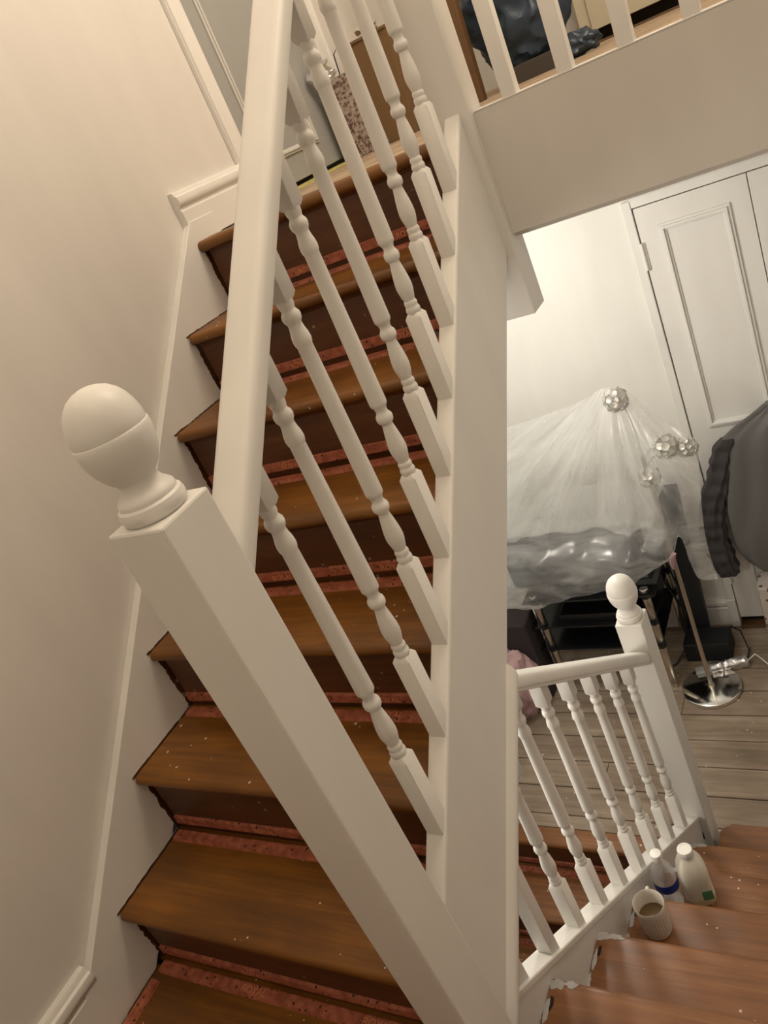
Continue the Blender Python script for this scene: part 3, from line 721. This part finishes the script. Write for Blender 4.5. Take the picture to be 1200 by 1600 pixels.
body = finish('body', bm, MILKJ, t, smooth=True)
bm = B(); rsq(bm, [(.0335, .0335, .0005, 0, 0), (.0374, .0374, .0045, 0, 0), (.0384, .0384, .02, 0, 0), (.0384, .0384, .030, 0, 0)], jx, jy, ang, z4); finish('milk_level', bm, MILKLOW, t, smooth=True)
bm = B(); lathe(bm, [(0, .170), (.0195, .170), (.0200, .173), (.0200, .188), (.0185, .192), (.014, .1925), (.0135, .1915), (0, .1915)], jx, jy, z4, 36); finish('cap', bm, CAPW, t, smooth=True)
bm = B(); b = bmesh.new(); box(b, .004, .031, -.0391, -.0385, .028, .062); 
merge(bm, b, Matrix.Translation((jx, jy, z4)) @ Matrix.Rotation(ang, 4, 'Z') @ Matrix.Rotation(math.radians(0), 4, 'Z')); finish('green_label', bm, GREENL, t)

# ------------------------------------------------------------------ lower hall: lamp, stand, television, film
lx, ly = -.090, 2.125
t = thing('floor_lamp', 'chrome floor lamp with round mirror base, its glass flower heads under the plastic sheet', 'lamp', (lx, ly, ZF))
bm = B(); lathe(bm, [(0, 0), (.118, 0), (.122, .003), (.122, .019), (.118, .022), (0, .0225)], lx, ly, ZF, 64); finish('base', bm, CHROME, t, smooth=True)
bm = B(); lathe(bm, [(0, .02), (.013, .022), (.014, .030), (.0095, .036), (.0090, .040), (.0088, 1.18), (0, 1.18)], lx, ly, ZF, 20); finish('pole', bm, BRUSHED, t, smooth=True)
BALLS = [(-.128, 2.135, .312, .045), (.003, 2.112, .102, .045), (.070, 2.128, .078, .037), (-.084, 2.108, -.013, .041)]
for (x, y, z, r) in BALLS:
    mid = Vector((lx * .4 + x * .6, ly, z + .10)); bm = B()
    p0 = Vector((lx, ly, min(z - .1, .05))); p3 = Vector((x, y, z)); pts = [((1 - s) ** 2) * p0 + 2 * s * (1 - s) * Vector((lx, ly, z + .02)) + s * s * p3 for s in [i / 10 for i in range(11)]]
    tube(bm, pts, .0035, 8); finish('arm', bm, CHROME, t, smooth=True)
    bm = B(); ico = bmesh.new(); bmesh.ops.create_icosphere(ico, subdivisions=2, radius=1.0); rnd = random.Random(int(x * 999))
    dirs = [v.co.copy() for v in ico.verts]; ico.free()
    for dv in dirs:
        dv = (dv + Vector((rnd.uniform(-.12, .12), rnd.uniform(-.12, .12), rnd.uniform(-.12, .12)))).normalized()
        q = dv.to_track_quat('Z', 'Y').to_matrix().to_4x4(); s = r * rnd.uniform(.24, .34)
        b = bmesh.new(); lathe(b, [(0, 0), (s * .45, .0), (s * .6, .0016), (s, .003), (s * 1.02, .0045), (s * .8, .0045), (s * .55, .003), (0, .002)], 0, 0, 0, 14)
        merge(bm, b, Matrix.Translation(Vector((x, y, z)) + dv * (r * rnd.uniform(.82, 1.0))) @ q)
    lathe(bm, [(0, -r * .45), (r * .4, -r * .2), (r * .45, 0), (r * .4, r * .2), (0, r * .45)], x, y, z, 14)
    finish('glass_flower_shade', bm, GLASSDISC, t, smooth=True)

sx0, sx1, sy0, sy1, ztop = -.745, -.249, 2.14, 2.50, -.640
t = thing('television_stand', 'black glass television stand with three shelves and chrome tube posts under the plastic sheet', 'television stand', ((sx0 + sx1) / 2, (sy0 + sy1) / 2, ZF))
for i, z in enumerate((-.574, -.718, -.848)):
    bm = B(); box(bm, sx0 - .05, sx1 + (.01 if i else .045), sy0 - .03, sy1 + .02, z - .008, z, .002); finish('glass_shelf', bm, BLACK, t)
for x, y in ((sx0, sy0), (sx1, sy0), (sx0, sy1), (sx1, sy1)):
    for a, c in ((ZF + .035, -.868), (-.842, -.737), (-.715, -.598)): finish('post', lathe(B(), [(0, a), (.0155, a), (.0175, a + .003), (.0175, c - .003), (.0155, c), (0, c)], x, y, 0, 24), BRUSHED, t, smooth=True)
    bm = B(); lathe(bm, [(0, ZF), (.013, ZF), (.013, ZF + .03), (.0, ZF + .034)], x, y, 0, 20); finish('foot', bm, CHROME, t, smooth=True)
    for a, c in ((-.872, -.838), (-.741, -.711), (-.600, -.566)): finish('collar', lathe(B(), [(0, a), (.020, a), (.020, c), (0, c)], x, y, 0, 24), BLACKM, t, smooth=True)
    bm = B(); lathe(bm, [(0, -.566), (.0185, -.566), (.0185, -.556), (.016, -.553), (0, -.553)], x, y, 0, 28); finish('cap', bm, CHROME, t, smooth=True)
bm = B(); box(bm, -.66, -.34, sy0 + .0, sy1 - .08, -.717, -.675, .003); box(bm, -.655, -.62, sy0 - .0015, sy0 + .001, -.690, -.688); tag(finish('set_top_box', bm, BLACK), 'slim black media player lying on the upper shelf of the television stand', 'media player')
t = thing('television', 'flat television wrapped beneath the plastic sheet on the black stand', 'television', (-.52, 2.2, -.64))
bm = B(); box(bm, -.84, -.215, 2.185, 2.235, -.545, -.290, .006); finish('casing', bm, BLACKM, t)
bm = B(); box(bm, -.825, -.230, 2.181, 2.186, -.530, -.305); finish('screen', bm, plain('dim_grey_screen', (.06, .068, .078), .3), t)
bm = B(); box(bm, -.65, -.40, 2.16, 2.30, -.573, -.566, .003); box(bm, -.55, -.50, 2.20, 2.225, -.57, -.54); finish('foot', bm, BLACKM, t)

ROWS = [[(-0.726, 2.25, 0.217), (-0.613, 2.25, 0.231), (-0.436, 2.2, 0.274), (-0.29, 2.18, 0.309), (-0.16, 2.14, 0.362), (-0.08, 2.14, 0.328), (-0.033, 2.14, 0.253), (0.018, 2.14, 0.181), (0.051, 2.14, 0.148), (0.081, 2.14, 0.125), (0.108, 2.14, 0.066)],
 [(-0.789, 2.2, 0.002), (-0.648, 2.15, 0.042), (-0.474, 2.12, 0.092), (-0.328, 2.1, 0.122), (-0.202, 2.08, 0.168), (-0.11, 2.08, 0.151), (-0.058, 2.08, 0.119), (-0.004, 2.07, 0.055), (0.025, 2.07, 0.033), (0.058, 2.08, 0.028), (0.097, 2.1, -0.009)],
 [(-0.855, 2.1, -0.266), (-0.732, 2.1, -0.239), (-0.531, 2.08, -0.204), (-0.396, 2.08, -0.208), (-0.284, 2.08, -0.232), (-0.191, 2.06, -0.23), (-0.112, 2.06, -0.21), (-0.039, 2.06, -0.155), (-0.003, 2.07, -0.144), (0.03, 2.08, -0.146), (0.071, 2.1, -0.189)],
 [(-0.879, 2.05, -0.378), (-0.751, 2.04, -0.347), (-0.584, 2.03, -0.323), (-0.445, 2.03, -0.321), (-0.328, 2.03, -0.333), (-0.224, 2.03, -0.328), (-0.141, 2.03, -0.297), (-0.06, 2.04, -0.262), (-0.018, 2.05, -0.218), (0.008, 2.06, -0.285), (0.059, 2.08, -0.35)],
 [(-0.953, 2.05, -0.574), (-0.809, 2.04, -0.539), (-0.67, 2.03, -0.54), (-0.527, 2.03, -0.501), (-0.369, 2.03, -0.48), (-0.24, 2.03, -0.438), (-0.138, 2.03, -0.384), (-0.067, 2.05, -0.339), (-0.024, 2.05, -0.265), (-0.004, 2.06, -0.467), (0.062, 2.08, -0.492)]]
bm = B(); NU, NV = 130, 90; G = []
CP = [[Vector(p) for p in r] for r in ROWS]
for i in range(NU + 1):
    colp = [spline(r, i / NU) for r in CP]; g = []
    for j in range(NV + 1):
        v = j / NV; p = spline(colp, v); u = i / NU
        # folds fan out from the lamp head
        th = math.atan2(p.x + .12, -(p.z - .40)); am = min(1, math.hypot(p.x + .12, p.z - .36) / .3)
        f = math.sin(th * 21 + 1.7 * math.sin(th * 7)) * .008 + noise.noise(Vector((th * 9, v * 3, 1))) * .018
        if v > .55: f += noise.noise(Vector((p.x * 7, p.z * 26 + p.x * 4, 4))) * .012 * (v - .55) / .45
        p = p + Vector((0, -f * am, 0)) + Vector((0, 0, noise.noise(Vector((u * 24, 2, 7))) * .010 * (1 if v > .9 else 0)))
        g.append(bm.verts.new(p))
    G.append(g)
for i in range(NU):
    for j in range(NV): bm.faces.new((G[i][j], G[i + 1][j], G[i + 1][j + 1], G[i][j + 1]))
# fold of film over the top of the television, running back to the wall
G2 = []
for i in range(0, NU + 1, 2):
    base = G[i][int(NV * .5)].co; g = []
    for j in range(9):
        s = j / 8; g.append(bm.verts.new((base.x, base.y + .015 + s * .34, base.z + .012 * math.sin(i * .3) + .02 * s + noise.noise(Vector((i * .2, s * 3, 0))) * .02)))
    G2.append(g)
for A, C in list(zip(G2, G2[1:]))[:38]:
    for j in range(8): bm.faces.new((A[j], C[j], C[j + 1], A[j + 1]))
tag(finish('plastic_sheet', bm, FILM, smooth=True), 'translucent polythene dust sheet draped over the television and lamp heads', 'dust sheet')
bm = B(); pts = [(-.062, 2.055, -.335), (-.075, 2.06, -.36), (-.083, 2.075, -.395), (-.09, 2.09, -.43)]
tube(bm, pts, [.010, .013, .012, .006], 10, .6); tag(finish('pink_tape', bm, PINK, smooth=True), 'scrap of pink tape holding the sheet to the lamp pole', 'tape')

# black things beside the stand
bm = B(); prism(bm, [(-.225, ZF), (-.118, ZF), (-.085, -.26), (-.170, -.26)], 2.43, 2.46, 'y'); tag(finish('black_board', bm, BLACKM), 'tall thin black board leaning upright behind the lamp pole', 'board')
bm = B(); box(bm, -.215, -.020, 2.30, 2.42, ZF, ZF + .10, .004); tag(finish('black_box', bm, BLACKM), 'low black box on the floorboards behind the lamp base', 'box')
bm = B()
tube(bm, [(-.235, 2.47, -.62), (-.20, 2.44, -.80), (-.225, 2.40, -.95), (-.19, 2.36, -1.09), (-.10, 2.30, ZF + .105)], .004, 8)
tube(bm, [(-.27, 2.50, -.60), (-.255, 2.45, -.78), (-.20, 2.43, -.92), (-.21, 2.33, -1.05), (-.26, 2.28, ZF + .006), (-.30, 2.25, ZF + .006)], .004, 8)
tag(finish('cable', bm, BLACKM, smooth=True), 'loose black cables hanging beside the television stand', 'cable')
t = thing('power_strip', 'extension socket bar wrapped in crumpled silver film behind the lamp base', 'power strip', (-.06, 2.25, ZF))
bm = B(); b = bmesh.new(); box(b, -.13, .0, -.022, .022, 0, .032, .006); merge(bm, b, Matrix.Translation((-.04, 2.245, ZF)) @ Matrix.Rotation(math.radians(16), 4, 'Z')); finish('bar', bm, GREYP, t)
bm = B(); pts = [Vector((-.10, 2.225, ZF + .024)).lerp(Vector((.045, 2.275, ZF + .024)), i / 14) for i in range(15)]
tube(bm, pts, [.026 + .007 * noise.noise(Vector((i * .9, 0, 0))) for i in range(15)], 16); 
for v in bm.verts: v.co += Vector((0, 0, .006 * noise.noise(v.co * 60)))
finish('film_wrap', bm, FOIL, t, smooth=True)
bm = B(); tube(bm, [(.045, 2.275, ZF + .022), (.075, 2.31, ZF + .030), (.10, 2.29, ZF + .02), (.15, 2.24, ZF + .006), (.25, 2.20, ZF + .006)], .0032, 8); finish('lead', bm, CAPW, t, smooth=True)
bm = B(); tube(bm, [(-.02, 2.42, ZF + .10), (.015, 2.42, ZF + .07), (.045, 2.36, ZF + .01), (.045, 2.30, ZF + .02)], .0035, 8); tag(finish('cable', bm, BLACKM, smooth=True), 'short black cable looping from the low black box to the foil wrapped bar', 'cable')

# left of the stand: pink bag and a dark stool half hidden by the white string
t = thing('bag', 'crumpled pink fabric bag on the floorboards left of the television stand', 'bag', (-.90, 1.95, ZF))
bm = B(); bmesh.ops.create_icosphere(bm, subdivisions=4, radius=1.0)
for v in bm.verts:
    q = v.co.copy(); n_ = noise.noise(q * 2.2) * .30 + abs(noise.noise(q * 4.5)) * .30
    v.co = Vector((-.93 + q.x * .13 * (1 + n_), 1.98 + q.y * .10 * (1 + n_), ZF + .17 + max(q.z, -.92) * .185 * (1 + n_ * .6)))
finish('bag_body', bm, PINK, t, smooth=True)
bm = B(); tube(bm, [(-.90, 1.93, -.80), (-.86, 1.90, -.76), (-.83, 1.90, -.80), (-.85, 1.92, -.86)], .010, 8, .4); finish('strap', bm, PINK, t, smooth=True)
bm = B(); box(bm, -.93, -.80, 2.06, 2.20, ZF, -.66, .01); tag(finish('dark_case', bm, plain('dark_plum_fabric', (.035, .026, .028), .85)), 'dark upright case between the pink bag and the television stand', 'case')

# jacket on the cupboard door
t = thing('jacket', 'grey padded jacket hanging from the white cupboard door at right', 'jacket', (.30, 2.50, -.75))
def loft(bm, secs, seg=48, fold=.006, seed=0, closed=True):
    rings = []
    for s_i, (cx, cy, z, rx, ry) in enumerate(secs):
        rr = []
        for i in range(seg):
            a = 2 * math.pi * i / seg; f = fold * (math.sin(a * 6 + z * 5 + seed) + .9 * math.sin(a * 11 - z * 9 + 2 * seed)) + .014 * noise.noise(Vector((math.cos(a) * 2.5, math.sin(a) * 2.5, z * 4 + seed)))
            rr.append(bm.verts.new((cx + (rx + f) * math.cos(a), cy + (ry + f) * math.sin(a), z)))
        rings.append(rr)
    for A, C in zip(rings, rings[1:]):
        for i in range(seg): bm.faces.new((A[i], A[(i + 1) % seg], C[(i + 1) % seg], C[i]))
    bm.faces.new(rings[0]); bm.faces.new(rings[-1])
def lerp_secs(K, n):
    K = [Vector(k[:3]).to_tuple() + tuple(k[3:]) for k in K]; out = []
    from_ = [list(k) for k in K]
    for i in range(n + 1):
        x = i / n * (len(K) - 1); q = min(int(x), len(K) - 2); f = x - q
        p = [from_[max(q - 1, 0)], from_[q], from_[q + 1], from_[min(q + 2, len(K) - 1)]]
        out.append(tuple(crom(p[0][c], p[1][c], p[2][c], p[3][c], f) for c in range(5)))
    return out
body_k = [(.33, 2.49, -.745, .150, .035), (.325, 2.475, -.72, .205, .055), (.31, 2.465, -.62, .235, .070), (.31, 2.465, -.45, .225, .070), (.315, 2.470, -.30, .215, .062), (.32, 2.475, -.18, .215, .055), (.33, 2.485, -.11, .205, .045), (.34, 2.495, -.06, .160, .036), (.35, 2.50, -.02, .10, .028), (.35, 2.505, .01, .05, .02)]
bm = B(); loft(bm, lerp_secs(body_k, 60), 72, .010, 1); finish('jacket_body', bm, FABRIC, t, smooth=True)
sl_k = [(.020, 2.455, -.725, .036, .030), (.018, 2.455, -.705, .048, .040), (.012, 2.45, -.66, .052, .042), (.006, 2.455, -.57, .052, .042), (.012, 2.455, -.48, .053, .042), (.030, 2.46, -.39, .052, .042), (.062, 2.465, -.30, .052, .042), (.095, 2.475, -.22, .047, .040), (.125, 2.485, -.14, .042, .035), (.15, 2.49, -.10, .030, .03)]
bm = B(); secs = lerp_secs(sl_k, 70)
secs = [(a, b_, c, d_ + .004 * math.sin(c * 95 + 1.5 * math.sin(c * 31)), e + .004 * math.sin(c * 95)) for a, b_, c, d_, e in secs]
loft(bm, secs, 36, .002, 3); finish('sleeve', bm, FABRIC2, t, smooth=True)
bm = B(); loft(bm, [(.024, 2.455, -.742, .040, .034), (.024, 2.455, -.739, .044, .036), (.024, 2.455, -.716, .044, .036), (.024, 2.455, -.713, .041, .034)], 30, .0, 0); finish('cuff', bm, FABRIC2, t, smooth=True)
# patterned box at the right edge
t = thing('basket', 'tall basket lined in white patterned cloth standing by the cupboard door at the right edge', 'basket', (.25, 2.40, ZF))
bm = B(); rsq(bm, [(.075, .055, .0, 0, 0), (.085, .062, .05, 0, 0), (.095, .068, .115, 0, 0)], .225, 2.43, 0, ZF, p=9.0); finish('base', bm, GREYP, t, smooth=True)
bm = B(); rsq(bm, [(.092, .066, .110, 0, 0), (.093, .067, .20, 0, 0), (.092, .066, .335, 0, 0), (.088, .062, .34, 0, 0)], .225, 2.43, 0, ZF, p=9.0); finish('lining', bm, PATTERN, t, smooth=True)

# ------------------------------------------------------------------ upper landing things
t = thing('gift_bag', 'tall brown speckled paper bag with silver bow on the landing above the stairs', 'gift bag', (-.76, 2.28, ZL))
zz = ZL - .003
bm = B(); prism(bm, [(-.825, zz), (-.690, zz), (-.683, zz + .265), (-.818, zz + .265)], 2.22, 2.28, 'y', .002); finish('bag_body', bm, SPECK, t)
def lump(bm, c, r, seed, amp=.45):
    b = bmesh.new(); bmesh.ops.create_icosphere(b, subdivisions=3, radius=1.0)
    for v in b.verts:
        q = v.co.copy(); k = 1 + amp * noise.noise(q * 1.9 + Vector((seed, 2, 1))) + amp * .8 * abs(noise.noise(q * 4.2 + Vector((0, seed, 3))))
        v.co = Vector(c) + Vector((q.x * r[0], q.y * r[1], q.z * r[2])) * k
    merge(bm, b)
bm = B(); lump(bm, (-.805, 2.225, zz + .305), (.040, .020, .024), 3.3, .9); lump(bm, (-.785, 2.222, zz + .275), (.026, .015, .014), 8.1, .9)
finish('silver_bow', bm, FOIL, t, smooth=True)
bm = B(); tube(bm, [(-.745, 2.24, zz + .265), (-.74, 2.24, zz + .33), (-.715, 2.24, zz + .345), (-.70, 2.24, zz + .30), (-.700, 2.24, zz + .265)], .0022, 6); finish('handle', bm, BLACKM, t, smooth=True)
bm = B(); prism(bm, [(-.660, zz), (-.552, zz), (-.525, zz + .335), (-.690, zz + .335)], 2.24, 2.44, 'y', .002)
box(bm, -.688, -.527, 2.235, 2.445, zz + .33, zz + .338)
tag(finish('cardboard_box', bm, CARD), 'tall plain brown cardboard box on the landing at the head of the stairs', 'cardboard box')
bm = B(); lump(bm, (-.605, 2.27, zz + .352), (.030, .018, .018), 5.2, .9); lump(bm, (-.592, 2.27, zz + .385), (.010, .008, .028), 2.2, .9)
tag(finish('clear_wrap', bm, FOIL, smooth=True), 'crumple of shiny clear wrapping lying on top of the tall cardboard box', 'wrapping')
bm = B(); prism(bm, [(-.375, zz), (-.330, zz), (-.305, zz + .9), (-.42, zz + .9)], 2.36, 2.40, 'y', .002); tag(finish('wooden_board', bm, BROWNW), 'tall brown wooden board standing upright behind the first railing post of the upper landing', 'board')
t = thing('sack', 'crumpled navy blue plastic sack slumped over a dark box behind the landing railing', 'sack', (-.12, 2.5, ZL))
bm = B(); bmesh.ops.create_icosphere(bm, subdivisions=5, radius=1.0)
for v in bm.verts:
    q = v.co.copy(); n_ = noise.noise(q * 1.6 + Vector((3, 1, 2))) * .30 + (.5 - abs(noise.noise(Vector((q.x * 2, q.y * 2, q.z * 4.5))))) * .28 + abs(noise.noise(q * 7)) * .05
    v.co = Vector((-.205 + q.x * .15 * (1 + n_) + .0, 2.56 + q.y * .09 * (1 + n_), zz + .215 + max(q.z, -.8) * .20 * (1 + n_ * .5)))  # real sack, widened leftwards so its dark bulk stands in for unlit space
finish('sack_body', bm, NAVY, t, smooth=True)
bm = B(); bmesh.ops.create_icosphere(bm, subdivisions=4, radius=1.0)
for v in bm.verts:
    q = v.co.copy(); n_ = noise.noise(q * 2.4 + Vector((7, 1, 2))) * .35 + abs(noise.noise(q * 5)) * .2
    v.co = Vector((-.020 + q.x * .065 * (1 + n_), 2.53 + q.y * .04 * (1 + n_), zz + .035 + max(q.z, -.7) * .040 * (1 + n_)))
finish('sack_mouth', bm, NAVY, t, smooth=True)
bm = B(); box(bm, -.245, -.065, 2.47, 2.66, zz, zz + .055, .002); tag(finish('dark_box', bm, DARKBOX), 'low dark grey box under the navy sack on the upper landing', 'box')
t = thing('cabinet', 'cream painted cupboard unit with dark plinth seen through the upper landing railing', 'cabinet', (.25, 3.15, ZL))
bm = B(); box(bm, -.145, .80, 3.12, 3.245, zz + .045, zz + .9, .002); finish('body', bm, CREAM, t)
bm = B(); box(bm, -.10, .80, 3.17, 3.245, zz, zz + .045); finish('plinth', bm, DARKGAP, t)
for k in range(2):
    bm = B(); box(bm, -.095 + k * .45, .345 + k * .45, 3.10, 3.12, zz + .045, zz + .88, .002); dd = finish('door', bm, CREAM, t)
    bm = B(); box(bm, .01 + k * .45, .04 + k * .45, 3.088, 3.10, zz + .14, zz + .165, .004); finish('handle', bm, CAPW, dd)
bm = B(); box(bm, -.13, XR, 3.03, 3.06, zz, zz + .006, .002); box(bm, -.13, XR, 2.99, 3.0, zz, zz + .004, .001); finish('trim_12', bm, BROWNW, kind='structure')
